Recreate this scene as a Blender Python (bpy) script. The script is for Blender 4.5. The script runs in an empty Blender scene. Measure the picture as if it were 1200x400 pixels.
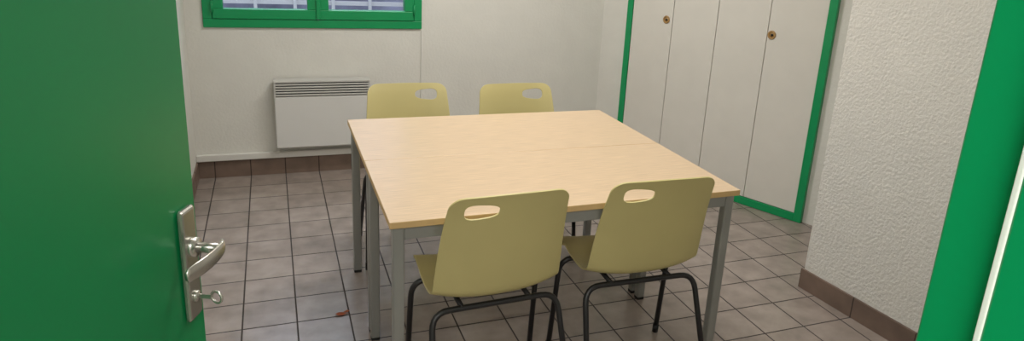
import bpy, bmesh
from math import *
from mathutils import Vector, Matrix
S=bpy.context.scene
COL=S.collection
def lin(c):
    return tuple(((v/255)/12.92 if v/255<=0.04045 else ((v/255+0.055)/1.055)**2.4) for v in c)+(1,)
# ---------------- materials ----------------
def mat(name,rgb,rough=.5,metal=0,noise=0,nscale=8,bump=0,bscale=60,bdist=.002,coat=0,stretch=None,spec=None):
    m=bpy.data.materials.new(name); m.use_nodes=True; nt=m.node_tree; b=nt.nodes['Principled BSDF']
    b.inputs['Roughness'].default_value=rough; b.inputs['Metallic'].default_value=metal
    if coat: b.inputs['Coat Weight'].default_value=coat; b.inputs['Coat Roughness'].default_value=.15
    if spec is not None: b.inputs['Specular IOR Level'].default_value=spec
    tc=nt.nodes.new('ShaderNodeTexCoord'); mp=nt.nodes.new('ShaderNodeMapping'); nt.links.new(tc.outputs['Object'],mp.inputs['Vector'])
    if stretch: mp.inputs['Scale'].default_value=stretch
    c=lin(rgb)
    nz=nt.nodes.new('ShaderNodeTexNoise'); nz.inputs['Scale'].default_value=nscale; nz.inputs['Detail'].default_value=5
    nt.links.new(mp.outputs[0],nz.inputs['Vector'])
    rp=nt.nodes.new('ShaderNodeValToRGB'); rp.color_ramp.elements[0].position=.3; rp.color_ramp.elements[1].position=.7
    k=max(noise,.01)
    rp.color_ramp.elements[0].color=tuple(v*(1-k) for v in c[:3])+(1,)
    rp.color_ramp.elements[1].color=tuple(min(1,v*(1+k)) for v in c[:3])+(1,)
    nt.links.new(nz.outputs['Fac'],rp.inputs[0]); nt.links.new(rp.outputs[0],b.inputs['Base Color'])
    if bump:
        n2=nt.nodes.new('ShaderNodeTexNoise'); n2.inputs['Scale'].default_value=bscale; n2.inputs['Detail'].default_value=3
        nt.links.new(tc.outputs['Object'],n2.inputs['Vector'])
        bp=nt.nodes.new('ShaderNodeBump'); bp.inputs['Strength'].default_value=bump; bp.inputs['Distance'].default_value=bdist
        nt.links.new(n2.outputs['Fac'],bp.inputs['Height']); nt.links.new(bp.outputs[0],b.inputs['Normal'])
    return m
def tilemat(name,c1,c2,grout,size,off,height=None,rough=.35,mortar=.007,rot=0):
    m=bpy.data.materials.new(name); m.use_nodes=True; nt=m.node_tree; b=nt.nodes['Principled BSDF']
    tc=nt.nodes.new('ShaderNodeTexCoord'); mp=nt.nodes.new('ShaderNodeMapping'); mp.inputs['Location'].default_value=off
    nt.links.new(tc.outputs['Object'],mp.inputs['Vector'])
    br=nt.nodes.new('ShaderNodeTexBrick'); br.offset=0; br.squash=1
    br.inputs['Scale'].default_value=1; br.inputs['Brick Width'].default_value=size; br.inputs['Row Height'].default_value=height or size
    br.inputs['Mortar Size'].default_value=mortar/2; br.inputs['Mortar Smooth'].default_value=.15; br.inputs['Bias'].default_value=0
    br.inputs['Color1'].default_value=lin(c1); br.inputs['Color2'].default_value=lin(c2); br.inputs['Mortar'].default_value=lin(grout)
    nt.links.new(mp.outputs[0],br.inputs['Vector'])
    nz=nt.nodes.new('ShaderNodeTexNoise'); nz.inputs['Scale'].default_value=9; nz.inputs['Detail'].default_value=8; nt.links.new(tc.outputs['Object'],nz.inputs['Vector'])
    mx=nt.nodes.new('ShaderNodeMixRGB'); mx.blend_type='OVERLAY'; mx.inputs[0].default_value=.42
    nt.links.new(br.outputs['Color'],mx.inputs[1]); nt.links.new(nz.outputs['Fac'],mx.inputs[2]); nt.links.new(mx.outputs[0],b.inputs['Base Color'])
    mr=nt.nodes.new('ShaderNodeMapRange'); mr.inputs['To Min'].default_value=rough; mr.inputs['To Max'].default_value=.85
    nt.links.new(br.outputs['Fac'],mr.inputs['Value']); nt.links.new(mr.outputs[0],b.inputs['Roughness'])
    bp=nt.nodes.new('ShaderNodeBump'); bp.invert=True; bp.inputs['Strength'].default_value=.6; bp.inputs['Distance'].default_value=.002
    nt.links.new(br.outputs['Fac'],bp.inputs['Height']); nt.links.new(bp.outputs[0],b.inputs['Normal'])
    return m
def emis(name,rgb,s):
    m=bpy.data.materials.new(name); m.use_nodes=True; b=m.node_tree.nodes['Principled BSDF']
    b.inputs['Base Color'].default_value=lin(rgb); b.inputs['Emission Color'].default_value=lin(rgb); b.inputs['Emission Strength'].default_value=s; return m
M=dict(
 wall=mat('wall_paint',(222,220,213),.8,noise=.02,bump=.4,bscale=60,bdist=.004),
 stucco=mat('wall_stucco',(220,217,211),.85,noise=.02,bump=.95,bscale=80,bdist=.006),
 ceil=mat('ceiling_paint',(235,234,230),.9),
 green=mat('green_paint',(4,148,88),.35,noise=.03,bump=.06,bscale=40),
 greend=mat('green_door_paint',(4,130,74),.30,noise=.04,nscale=3,bump=.05,bscale=30),
 white=mat('white_enamel',(220,219,216),.45),
 cab=mat('closet_panel_white',(220,216,208),.5,noise=.02,bump=.08,bscale=30),
 dark=mat('dark_gap',(30,30,28),.8),
 grille=mat('grille_white',(200,198,193),.5),
 steel=mat('leg_grey_paint',(150,151,147),.38,metal=.35,noise=.03),
 alu=mat('aluminium',(195,193,186),.26,metal=.9,noise=.03),
 black=mat('black_tube',(30,30,32),.35),
 plasticblk=mat('black_plastic',(20,20,20),.6),
 shell=mat('polypropylene_yellow',(197,185,128),.42,noise=.03,nscale=5,bump=.12,bscale=350,bdist=.0006),
 wood=mat('beech_laminate',(207,181,149),.33,noise=.14,nscale=8,stretch=(1.2,30,1)),
 edge=mat('beech_edge',(200,168,116),.5,noise=.05,nscale=20),
 ring=mat('wood_pull',(170,135,85),.4,noise=.05),
 gasket=mat('gasket_white',(235,240,232),.6),
 leaf=mat('dry_leaf',(160,82,42),.7,noise=.2),
 trunk=mat('trunking_white',(222,220,214),.5),
 outw=mat('exterior_render',(150,152,170),.9,noise=.5,nscale=2.0),
 outg=mat('exterior_ground',(115,122,125),.9,noise=.35),
)
M['floor']=tilemat('floor_tiles',(156,144,136),(147,135,127),(64,57,54),.21,(.171,.05,0),rough=.27)
M['base']=tilemat('baseboard_tiles',(124,105,93),(114,95,84),(70,60,55),.21,(.171,0,0),height=10,rough=.4)
def glassmat():
    m=bpy.data.materials.new('window_glass'); m.use_nodes=True; b=m.node_tree.nodes['Principled BSDF']
    b.inputs['Transmission Weight'].default_value=1; b.inputs['Roughness'].default_value=0.0; b.inputs['IOR'].default_value=1.05
    b.inputs['Base Color'].default_value=(.95,.96,.98,1); return m
M['glass']=glassmat()
# ---------------- mesh helpers ----------------
def link(o,parent=None):
    COL.objects.link(o)
    if parent: o.parent=parent
    return o
def empty(name,loc=(0,0,0),rz=0):
    e=bpy.data.objects.new(name,None); e.location=loc; e.rotation_euler=(0,0,rz); e.empty_display_size=.1; return link(e)
def bm2o(bm,name,m,parent=None,smooth=False,loc=None):
    me=bpy.data.meshes.new(name); bm.to_mesh(me); bm.free()
    for mm in (m if isinstance(m,list) else [m]): me.materials.append(mm)
    o=bpy.data.objects.new(name,me)
    if smooth:
        for p in me.polygons:p.use_smooth=True
    if loc: o.location=loc
    return link(o,parent)
def box(name,lo,hi,m,parent=None,bev=0,rz=0,seg=2):
    c=[(a+b)/2 for a,b in zip(lo,hi)]; s=[abs(b-a) for a,b in zip(lo,hi)]
    bm=bmesh.new(); bmesh.ops.create_cube(bm,size=1)
    for v in bm.verts: v.co=Vector((v.co.x*s[0],v.co.y*s[1],v.co.z*s[2]))
    if bev: bmesh.ops.bevel(bm,geom=bm.edges[:],offset=bev,segments=seg,affect='EDGES',profile=.5)
    for v in bm.verts: v.co+=Vector(c)
    o=bm2o(bm,name,m,parent)
    return o
def prism(name,pts,z0,z1,m,parent=None):
    bm=bmesh.new(); a=[bm.verts.new((x,y,z0)) for x,y in pts]; b=[bm.verts.new((x,y,z1)) for x,y in pts]
    n=len(pts); bm.faces.new(a[::-1]); bm.faces.new(b)
    for i in range(n): bm.faces.new((a[i],a[(i+1)%n],b[(i+1)%n],b[i]))
    bmesh.ops.recalc_face_normals(bm,faces=bm.faces[:])
    return bm2o(bm,name,m,parent)
def rounded(pts,rad,n=6):
    out=[Vector(pts[0])]
    for i in range(1,len(pts)-1):
        a,b,c=Vector(pts[i-1]),Vector(pts[i]),Vector(pts[i+1])
        d1=(a-b).normalized(); d2=(c-b).normalized(); r=min(rad,(a-b).length*.45,(c-b).length*.45)
        p0=b+d1*r;p1=b+d2*r
        for k in range(n+1):
            t=k/n; out.append(p0*(1-t)**2+b*2*t*(1-t)+p1*t*t)
    out.append(Vector(pts[-1])); return out
def tube(name,pts,r,m,parent=None,rad=.05,nseg=14,closed=False):
    P=rounded(pts,rad) if not closed else [Vector(q) for q in pts]
    bm=bmesh.new(); rings=[]; N=len(P); prev=None
    for i,q in enumerate(P):
        if closed: t=(P[(i+1)%N]-P[i-1]).normalized()
        else: t=(P[min(i+1,N-1)]-P[max(i-1,0)]).normalized()
        if prev is None:
            x=t.orthogonal().normalized()
        else: x=(prev-t*prev.dot(t)).normalized()
        prev=x; y=t.cross(x)
        rings.append([bm.verts.new(q+(x*cos(2*pi*k/nseg)+y*sin(2*pi*k/nseg))*r) for k in range(nseg)])
    for i in range(N if closed else N-1):
        A=rings[i];B=rings[(i+1)%N]
        for k in range(nseg): bm.faces.new((A[k],A[(k+1)%nseg],B[(k+1)%nseg],B[k]))
    if not closed: bm.faces.new(rings[0][::-1]); bm.faces.new(rings[-1])
    bmesh.ops.recalc_face_normals(bm,faces=bm.faces[:])
    return bm2o(bm,name,m,parent,smooth=True)
def circle(c,r,ax,n=24):
    c=Vector(c); ax=Vector(ax).normalized(); x=ax.orthogonal().normalized(); y=ax.cross(x)
    return [c+(x*cos(2*pi*i/n)+y*sin(2*pi*i/n))*r for i in range(n)]
def cyl(name,a,b,r,m,parent=None,n=24):
    return tube(name,[a,b],r,m,parent,nseg=n)
# ---------------- room shell ----------------
YB=4.569; XL=-.482; YF=.30; ZC=2.5
floor=box('floor',(-1.6,-1.8,-.08),(3.6,4.75,0),M['floor'])
ceiling=box('ceiling',(-1.6,-1.8,ZC),(3.6,4.75,ZC+.08),M['ceil'])
WX0,WX1,WZ0,WZ1=-.385,.933,.958,2.06
wb=empty('wall_back')
box('panel_left',(XL-.12,YB,0),(WX0,YB+.16,ZC),M['wall'],wb)
box('panel_right',(WX1,YB,0),(2.5,YB+.16,ZC),M['wall'],wb)
box('panel_below',(WX0,YB,0),(WX1,YB+.16,WZ0),M['wall'],wb)
box('panel_above',(WX0,YB,WZ1),(WX1,YB+.16,ZC),M['wall'],wb)
box('wall_left',(XL-.12,YF-.14,0),(XL,YB-.001,ZC),M['wall'])
K=Vector((2.278,4.569,0)); u=Vector((.4185,-.9082,0)); nn=Vector((.9082,.4185,0))
def cp(s,d,z=0):
    q=K+u*s-nn*d; return (q.x,q.y)
prism('wall_right',[cp(0,0),cp(2.44,0),cp(2.44,-.12),cp(-.1,-.12)],0,ZC,M['wall'])
prism('wall_pillar',[(2.39,2.35),(3.30,2.35),(3.45,YF+.001),(2.59,YF+.001)],0,ZC,M['stucco'])
JX0,JX1=-.44,.437
wf=empty('wall_front')
box('panel_left',(-1.5,YF-.14,0),(JX0-.03,YF,ZC),M['wall'],wf)
box('panel_right',(JX1+.03,YF-.14,0),(3.5,YF,ZC),M['wall'],wf)
box('panel_over',(JX0-.03,YF-.14,2.11),(JX1+.03,YF,ZC),M['wall'],wf)
box('wall_corridor_left',(-1.6,-1.8,0),(-1.5,YF-.001,ZC),M['wall'])
box('wall_corridor_right',(3.5,-1.8,0),(3.6,YF-.001,ZC),M['wall'])
box('wall_corridor_back',(-1.5,-1.8,0),(3.5,-1.7,ZC),M['wall'])
box('baseboard_back',(XL+.001,YB-.010,0.001),(2.27,YB-.0005,.112),M['base'])
bl=box('baseboard_left',(XL+.0005,YF+.05,0.001),(XL+.01,YB-.011,.112),tilemat('bbl',(124,104,92),(116,97,86),(75,66,60),10,(0,.05,0),height=.21,rough=.4))
d=Vector((.0972,-.9953,0)); 
def pillar_pt(s,o): 
    q=Vector((2.39,2.35,0))+d*s+Vector((-.9953,-.0972,0))*o; return (q.x,q.y)
prism('baseboard_pillar',[pillar_pt(-.01,.0005),pillar_pt(-.01,.012),pillar_pt(2.0,.012),pillar_pt(2.0,.0005)],.001,.10,tilemat('bbp',(124,104,92),(112,94,84),(70,60,55),10,(0,.12,0),height=.31,rough=.45))
box('trim_trunking',(XL+.001,YB-.03,.116),(2.26,YB-.0005,.158),M['trunk'],bev=.004)
box('trim_conduit',(.928,YB-.010,.16),(.938,YB-.0005,.95),M['trunk'],bev=.002)
# ---------------- window ----------------
w=empty('window_1')
def frame(pref,x0,x1,z0,z1,y0,y1,t,m,par,bev=.004,tb=None):
    tb=tb or t
    box(pref+'_bottom',(x0,y0,z0),(x1,y1,z0+tb),m,par,bev); box(pref+'_top',(x0,y0,z1-t),(x1,y1,z1),m,par,bev)
    box(pref+'_side_a',(x0,y0,z0+tb),(x0+t,y1,z1-t),m,par,bev); box(pref+'_side_b',(x1-t,y0,z0+tb),(x1,y1,z1-t),m,par,bev)
frame('outer',WX0+.002,WX1-.002,WZ0+.002,WZ1-.002,YB-.015,YB+.06,.052,M['green'],w)
for i,(a,b) in enumerate(((WX0+.056,.272),(.278,WX1-.056))):
    frame('sash_%d'%i,a,b,WZ0+.056,WZ1-.056,YB-.022,YB+.045,.060,M['green'],w)
    box('glass_%d'%i,(a+.05,YB+.018,WZ0+.10),(b-.05,YB+.022,WZ1-.10),M['glass'],w)
box('centre_bead',(.262,YB-.034,WZ0+.06),(.288,YB-.020,WZ1-.06),M['green'],w,.004)
for i,x in enumerate((WX0+.056,WX1-.056)):
    for j,z in enumerate((WZ0+.09,WZ1-.2)): cyl('hinge_%d%d'%(i,j),(x,YB-.026,z),(x,YB-.026,z+.07),.007,M['green'],w,12)
cyl('handle_rose',(.275,YB-.034,1.5),(.275,YB-.05,1.5),.018,M['alu'],w); tube('handle_lever',[(.275,YB-.05,1.5),(.275,YB-.07,1.5),(.275,YB-.075,1.39)],.008,M['alu'],w,.01)
# exterior
eg=box('exterior_ground',(-6,YB+.2,-.1),(8,14,-.02),M['outg'])
ef=box('exterior_building',(-7,11,-.02),(8,11.3,2.6),M['outw'])
fn=empty('exterior_fence')
for i in range(26):
    x=-4+i*.35; box('picket_%d'%i,(x,7,-.02),(x+.03,7.03,1.25),M['white'],fn)
box('rail_a',(-4.1,7.04,.3),(5,7.07,.34),M['white'],fn); box('rail_b',(-4.1,7.04,.84),(5,7.07,.88),M['white'],fn)
# ---------------- convector heater ----------------
h=empty('electric_heater')
hx0,hx1=-.008,.577
box('body',(hx0,4.468,.200),(hx1,4.545,.540),M['white'],h,.008)
box('back_box',(hx0+.01,4.50,.540),(hx1-.01,4.545,.628),M['dark'],h)
box('top_cap',(hx0-.001,4.462,.628),(hx1+.001,4.548,.643),M['grille'],h,.004)
for s_ in (0,1):
    x=hx0 if not s_ else hx1-.008
    box('cheek_%d'%s_,(x,4.464,.537),(x+.008,4.546,.635),M['grille'],h)
for i in range(5):
    z=.545+i*.0168
    o=box('slat_%d'%i,(hx0+.006,4.462,z),(hx1-.006,4.480,z+.009),M['grille'],h,.002)
for x in (hx0+.1,hx1-.12): box('bracket',(x,4.54,.25),(x+.03,YB-.0005,.5),M['grille'],h)
# ---------------- closet ----------------
cl=empty('built_in_closet',(K.x,K.y,0),atan2(u.y,u.x))
side=1 if Vector((-u.y,u.x,0)).dot(-nn)>0 else -1
def cbox(name,s0,s1,d0,d1,z0,z1,m,bev=0):
    a,b=sorted((side*d0,side*d1)); return box(name,(s0,a,z0),(s1,b,z1),m,cl,bev)
ZT=2.32
cbox('backing',.245,1.695,.001,.008,.01,ZT-.01,M['dark'])
cbox('frame_left',.24,.286,.001,.034,.001,ZT,M['green'],.003)
cbox('frame_right',1.652,1.70,.001,.034,.001,ZT,M['green'],.003)
cbox('frame_top',.286,1.652,.001,.034,ZT-.05,ZT,M['green'],.003)
cbox('frame_bottom',.286,1.652,.001,.034,.001,.05,M['green'],.003)
for i,(a,b) in enumerate(((.288,.619),(.623,.953),(.957,1.303),(1.307,1.650))):
    cbox('leaf_%d'%i,a,b,.009,.026,.053,ZT-.053,M['cab'],.002)
for i,s in enumerate((.572,1.335)):
    y=side
    tube('pull_ring_%d'%i,circle((s,y*.028,1.11),.021,(0,1,0)),.006,M['ring'],cl,closed=True,nseg=10)
    cyl('pull_cup_%d'%i,(s,y*.0262,1.11),(s,y*.029,1.11),.018,M['ring'],cl)
    cyl('pull_recess_%d'%i,(s+.002,y*.0292,1.11),(s+.002,y*.0302,1.11),.008,M['dark'],cl)
# ---------------- tables ----------------
def table(x0,y0,W,D):
    t=empty('meeting_table',(x0,y0,0))
    o=box('top',(0,0,.728),(W,D,.75),[M['wood'],M['edge']],t,.002)
    for p in o.data.polygons:
        if abs(p.normal.z)<.5: p.material_index=1
    L=.036; ins=.012
    for i,(a,b) in enumerate(((ins,ins),(W-ins-L,ins),(ins,D-ins-L),(W-ins-L,D-ins-L))):
        box('leg_%d'%i,(a,b,.012),(a+L,b+L,.728),M['steel'],t,.006)
        box('foot_%d'%i,(a+.001,b+.001,0.0005),(a+L-.001,b+L-.001,.014),M['plasticblk'],t,.003)
    for nme,lo,hi in (('rail_front',(ins+L,ins+.004,.683),(W-ins-L,ins+.024,.728)),('rail_back',(ins+L,D-ins-.024,.683),(W-ins-L,D-ins-.004,.728)),
                      ('rail_left',(ins+.004,ins+L,.683),(ins+.024,D-ins-L,.728)),('rail_right',(W-ins-.024,ins+L,.683),(W-ins-.004,D-ins-L,.728))):
        box(nme,lo,hi,M['steel'],t,.002)
    return t
table(.298,1.906,1.269,.595); table(.298,2.503,1.269,.595)
# ---------------- chairs ----------------
prof=[(.215,.405),(.213,.43),(.185,.449),(.12,.450),(.04,.440),(-.05,.432),(-.115,.440),(-.155,.470),(-.172,.53),(-.187,.62),(-.203,.71),(-.221,.79),(-.236,.840)]
def spline(P,n):
    out=[]
    for i in range(len(P)-1):
        p0=P[max(i-1,0)];p1=P[i];p2=P[i+1];p3=P[min(i+2,len(P)-1)]
        for k in range(n):
            t=k/n
            out.append(tuple(.5*((2*b)+(-a+c)*t+(2*a-5*b+4*c-e)*t*t+(-a+3*b-3*c+e)*t**3) for a,b,c,e in zip(p0,p1,p2,p3)))
    out.append(P[-1]); return out
SP=spline(prof,12)
AL=[0]
for i in range(1,len(SP)): AL.append(AL[-1]+hypot(SP[i][0]-SP[i-1][0],SP[i][1]-SP[i-1][1]))
T=AL[-1]
import bisect
def pp(t):
    t=min(max(t,0),T)
    i=min(max(bisect.bisect_right(AL,t)-1,0),len(SP)-2); k=(t-AL[i])/(AL[i+1]-AL[i])
    return SP[i][0]*(1-k)+SP[i+1][0]*k, SP[i][1]*(1-k)+SP[i+1][1]*k
def halfw(t):
    g=t/T
    if g<.5: hw=.200+.022*sin(pi*min(g/.5,1)*.5)
    else: hw=.222-.026*((g-.5)/.5)**1.5
    e=T-t; r=.045
    if e<r: hw-=r-sqrt(max(0,r*r-(r-e)**2))
    r=.05
    if t<r: hw-=r-sqrt(max(0,r*r-(r-t)**2))
    return hw
def surf(s,t):
    y,z=pp(t); g=t/T; e=1e-3; y2,z2=pp(min(t+e,T)); y1,z1=pp(max(t-e,0)); l=hypot(y2-y1,z2-z1); ty,tz=(y2-y1)/l,(z2-z1)/l
    ny,nz=tz,-ty
    if nz<0 and g<.4: ny,nz=-ny,-nz
    if g>=.4 and ny<0: ny,nz=-ny,-nz
    q=(abs(s)/.21)
    amp=.012+.020*max(0,sin(pi*min(max((g-.25)/.75,0),1)))
    o=amp*q**2.4
    dz=-.006*q*q*max(0,(g-.8)/.2)
    return Vector((s,y+ny*o,z+nz*o+dz))
def make_shell_mesh():
    NU,NV=80,160
    bm=bmesh.new()
    ts=[T*(.5-.5*cos(pi*j/NV))*.55+T*(j/NV)*.45 for j in range(NV+1)]
    grid=[]; par={}
    for j,t in enumerate(ts):
        hw=halfw(t); row=[]
        for i in range(NU+1):
            s=hw*(2*i/NU-1); v=bm.verts.new(surf(s,t)); par[v]=(s,t); row.append(v)
        grid.append(row)
    sc,tc_,a,n=-.094,T-.058,.056,3.0
    def bb(s): return .0265-.10*(s-sc)
    def inside(s,t): return (abs((s-sc)/a))**n+(abs((t-tc_)/bb(s)))**n
    for j in range(NV):
        for i in range(NU):
            q=[grid[j][i],grid[j][i+1],grid[j+1][i+1],grid[j+1][i]]
            s=sum(par[v][0] for v in q)/4; t=sum(par[v][1] for v in q)/4
            if inside(s,t)<1: continue
            bm.faces.new(q)
    loose=[v for v in bm.verts if not v.link_faces]
    bmesh.ops.delete(bm,geom=loose,context='VERTS')
    for v in bm.verts:
        s,t=par[v]
        if v.is_boundary and abs(s-sc)<a*1.4 and abs(t-tc_)<.045 and T-t>.012:
            for _ in range(4):
                f=inside(s,t)**(1/n)
                if f>0: s,t=sc+(s-sc)/f,tc_+(t-tc_)/f
            v.co=surf(s,t)
    bmesh.ops.recalc_face_normals(bm,faces=bm.faces[:])
    me=bpy.data.meshes.new('chair_shell'); bm.to_mesh(me); bm.free(); me.materials.append(M['shell'])
    for p in me.polygons: p.use_smooth=True
    return me
SHELL=make_shell_mesh()
def chair(x,y,rz):
    c=empty('stacking_chair',(x,y,0),rz)
    o=bpy.data.objects.new('seat_shell',SHELL); link(o,c)
    m=o.modifiers.new('thick','SOLIDIFY'); m.thickness=.006; m.offset=0
    b=o.modifiers.new('bev','BEVEL'); b.width=.002; b.segments=2; b.limit_method='ANGLE'; b.angle_limit=1.0
    r=.0105
    tube('front_legs',[(-.245,.13,.012),(-.238,.085,.418),(.238,.085,.418),(.245,.13,.012)],r,M['black'],c,.06)
    tube('rear_legs',[(-.243,-.27,.012),(-.222,-.125,.408),(.222,-.125,.408),(.243,-.27,.012)],r,M['black'],c,.06)
    for sx in (-.12,.12): tube('rail_%s'%('a' if sx<0 else 'b'),[(sx,.09,.418),(sx,-.13,.410)],.009,M['black'],c)
    for i,(a,b_) in enumerate(((-.245,.13),(.245,.13),(-.243,-.27),(.243,-.27))):
        cyl('foot_cap_%d'%i,(a,b_,.0005),(a*.998,b_*.985,.035),.0125,M['plasticblk'],c,16)
    return c
chair(.652,2.068,radians(2.5))
chair(1.219,2.078,radians(-1.5))
chair(.625,3.20,pi+radians(-1))
chair(1.192,3.14,pi+radians(0))
# ---------------- door (open inwards) ----------------
ang=radians(22)
DW=.84
P=Vector((-.124,1.10,0)); hd=P-Vector((sin(ang),cos(ang),0))*DW
door=empty('door_1',(hd.x,hd.y,0),-ang)
box('leaf',(-.04,0,.008),(0,DW,2.04),M['greend'],door,.002)
HZ=1.115
yc=DW-.036
box('back_plate',(0,yc-.020,HZ-.120),(.009,yc+.020,HZ+.063),M['alu'],door,.006,seg=3)
cyl('lever_rose',(.006,yc,HZ),(.018,yc,HZ),.015,M['alu'],door)
cyl('lever_neck',(.012,yc,HZ),(.053,yc,HZ),.0080,M['alu'],door)
def lever():
    pts=[(.050,yc+.012,HZ+.003),(.056,yc,HZ+.002),(.057,yc-.025,HZ),(.054,yc-.055,HZ-.001),(.049,yc-.075,HZ-.002),(.046,yc-.086,HZ-.003)]
    P_=spline(pts,6); bm=bmesh.new(); rings=[]
    for i,q in enumerate(P_):
        g=i/(len(P_)-1); hz=.0085+.004*sin(pi*g*.9); hx=.0042-.001*g
        if g>.95 or g<.04: hz*=.7
        rings.append([bm.verts.new((q[0]+hx*cos(a),q[1],q[2]+hz*sin(a))) for a in [2*pi*k/16 for k in range(16)]])
    for A,B in zip(rings,rings[1:]):
        for k in range(16): bm.faces.new((A[k],A[(k+1)%16],B[(k+1)%16],B[k]))
    bm.faces.new(rings[0]); bm.faces.new(rings[-1])
    bmesh.ops.recalc_face_normals(bm,faces=bm.faces[:]); bm2o(bm,'lever_blade',M['alu'],door,True)
lever()
kz=HZ-.083
cyl('lock_cylinder',(.008,yc,kz),(.013,yc,kz),.009,M['alu'],door)
box('key_shaft',(.010,yc-.001,kz-.0035),(.032,yc+.001,kz+.0035),M['alu'],door)
tube('key_bow',circle((.041,yc,kz),.0095,(.3,1,0)),.0022,M['alu'],door,closed=True,nseg=8)
for i,z in enumerate((.25,1.05,1.8)): cyl('hinge_%d'%i,(-.006,-.008,z),(-.006,-.008,z+.09),.008,M['alu'],door,14)
# door frame
df=empty('trim_door_frame')
Y0=YF-.17; 
box('jamb_right',(JX1,Y0,0.001),(JX1+.03,YF+.012,2.08),M['green'],df,.002)
box('jamb_left',(JX0-.03,Y0,0.001),(JX0,YF+.012,2.08),M['green'],df,.002)
box('head',(JX0-.03,Y0,2.08),(JX1+.03,YF+.012,2.11),M['green'],df,.002)
for nme,a,b in (('right',JX1+.03,JX1+.09),('left',JX0-.04,JX0-.0301)): 
    box('architrave_room_'+nme,(a,YF+.0005,.001),(b,YF+.012,2.11),M['green'],df,.002)
    box('architrave_hall_'+nme,(a,Y0,.001),(b,YF-.1405,2.11),M['green'],df,.002)
box('stop_right',(JX1-.012,Y0+.01,0.001),(JX1+.0005,YF-.040,2.08),M['green'],df,.002)
box('gasket_right',(JX1-.0125,YF-.0405,0.002),(JX1-.0005,YF-.036,2.07),M['gasket'],df,.001)
# ---------------- leaf crumbs on floor ----------------
bm=bmesh.new()
import random; random.seed(3)
for k,(cx,cy,r) in enumerate(((0,0,.020),(.024,.014,.011))):
    vs=[bm.verts.new((cx+r*cos(a)*(1.0+.4*random.random()),cy+.6*r*sin(a)*(1+.4*random.random()),.002+.006*random.random())) for a in [2*pi*i/9 for i in range(9)]]
    c=bm.verts.new((cx,cy,.009))
    b=bm.verts.new((cx,cy,.001))
    for i in range(9): bm.faces.new((vs[i],vs[(i+1)%9],c)); bm.faces.new((vs[(i+1)%9],vs[i],b))
bm2o(bm,'dry_leaf',M['leaf'],None,loc=(.216,2.69,0))
# ---------------- lamps ----------------
def area(name,loc,sx,sy,power,col,rot=(0,0,0)):
    l=bpy.data.lights.new(name,'AREA'); l.shape='RECTANGLE'; l.size=sx; l.size_y=sy; l.energy=power; l.color=col
    o=bpy.data.objects.new(name,l); o.location=loc; o.rotation_euler=rot; return link(o)
tube_m=emis('lamp_diffuser',(255,248,238),3)
for i,(x,y,pw) in enumerate(((.85,1.75,18),(1.15,3.35,24))):
    f=empty('ceiling_lamp'); box('housing',(x-.62,y-.1,ZC-.05),(x+.62,y+.1,ZC-.001),M['white'],f,.004); box('diffuser',(x-.6,y-.085,ZC-.075),(x+.6,y+.085,ZC-.0505),tube_m,f,.01)
    area('ceiling_light',(x,y,ZC-.085),1.2,.2,pw,(1,.98,.94))
f=empty('ceiling_lamp'); box('housing',(-.9,-.8,ZC-.05),(.1,-.6,ZC-.001),M['white'],f,.004); box('diffuser',(-.88,-.785,ZC-.075),(.08,-.615,ZC-.0505),tube_m,f,.01)  # unseen corridor fixture, added to go with the fill light below
area('corridor_fill',(-.4,-.7,ZC-.085),1,.2,44,(1,.98,.94))  # added fill from the corridor side, placed to brighten the right jamb
src=Vector((.27,5.6,2.9)); tgt=Vector((.25,3.6,.5)); q=(tgt-src).to_track_quat('-Z','Y').to_euler()
area('sky_daylight',src,1.6,1.2,60,(.68,.8,1),q)
W=bpy.data.worlds.new('sky'); S.world=W; W.use_nodes=True; nt=W.node_tree; bg=nt.nodes['Background']
bg.inputs[0].default_value=(.78,.83,1,1); bg.inputs[1].default_value=1.0
# ---------------- camera ----------------
yaw,pit,rol=0.3876,0.2797,0.0608; H=1.5944
F=Vector((sin(yaw)*cos(pit),cos(yaw)*cos(pit),-sin(pit))); R=Vector((cos(yaw),-sin(yaw),0)); U=R.cross(F)
R2=R*cos(rol)+U*sin(rol); U2=U*cos(rol)-R*sin(rol)
cd=bpy.data.cameras.new('camera'); cd.sensor_fit='HORIZONTAL'; cd.sensor_width=36; cd.lens=800.07/1200*36
cd.shift_x=-(637.62-600)/1200; cd.shift_y=(157.257-200)/1200; cd.clip_start=.02
co=bpy.data.objects.new('camera',cd); link(co)
mw=Matrix((R2,U2,-F)).transposed().to_4x4(); mw.translation=Vector((0,0,H)); co.matrix_world=mw
S.camera=co
S.view_settings.view_transform='Standard'
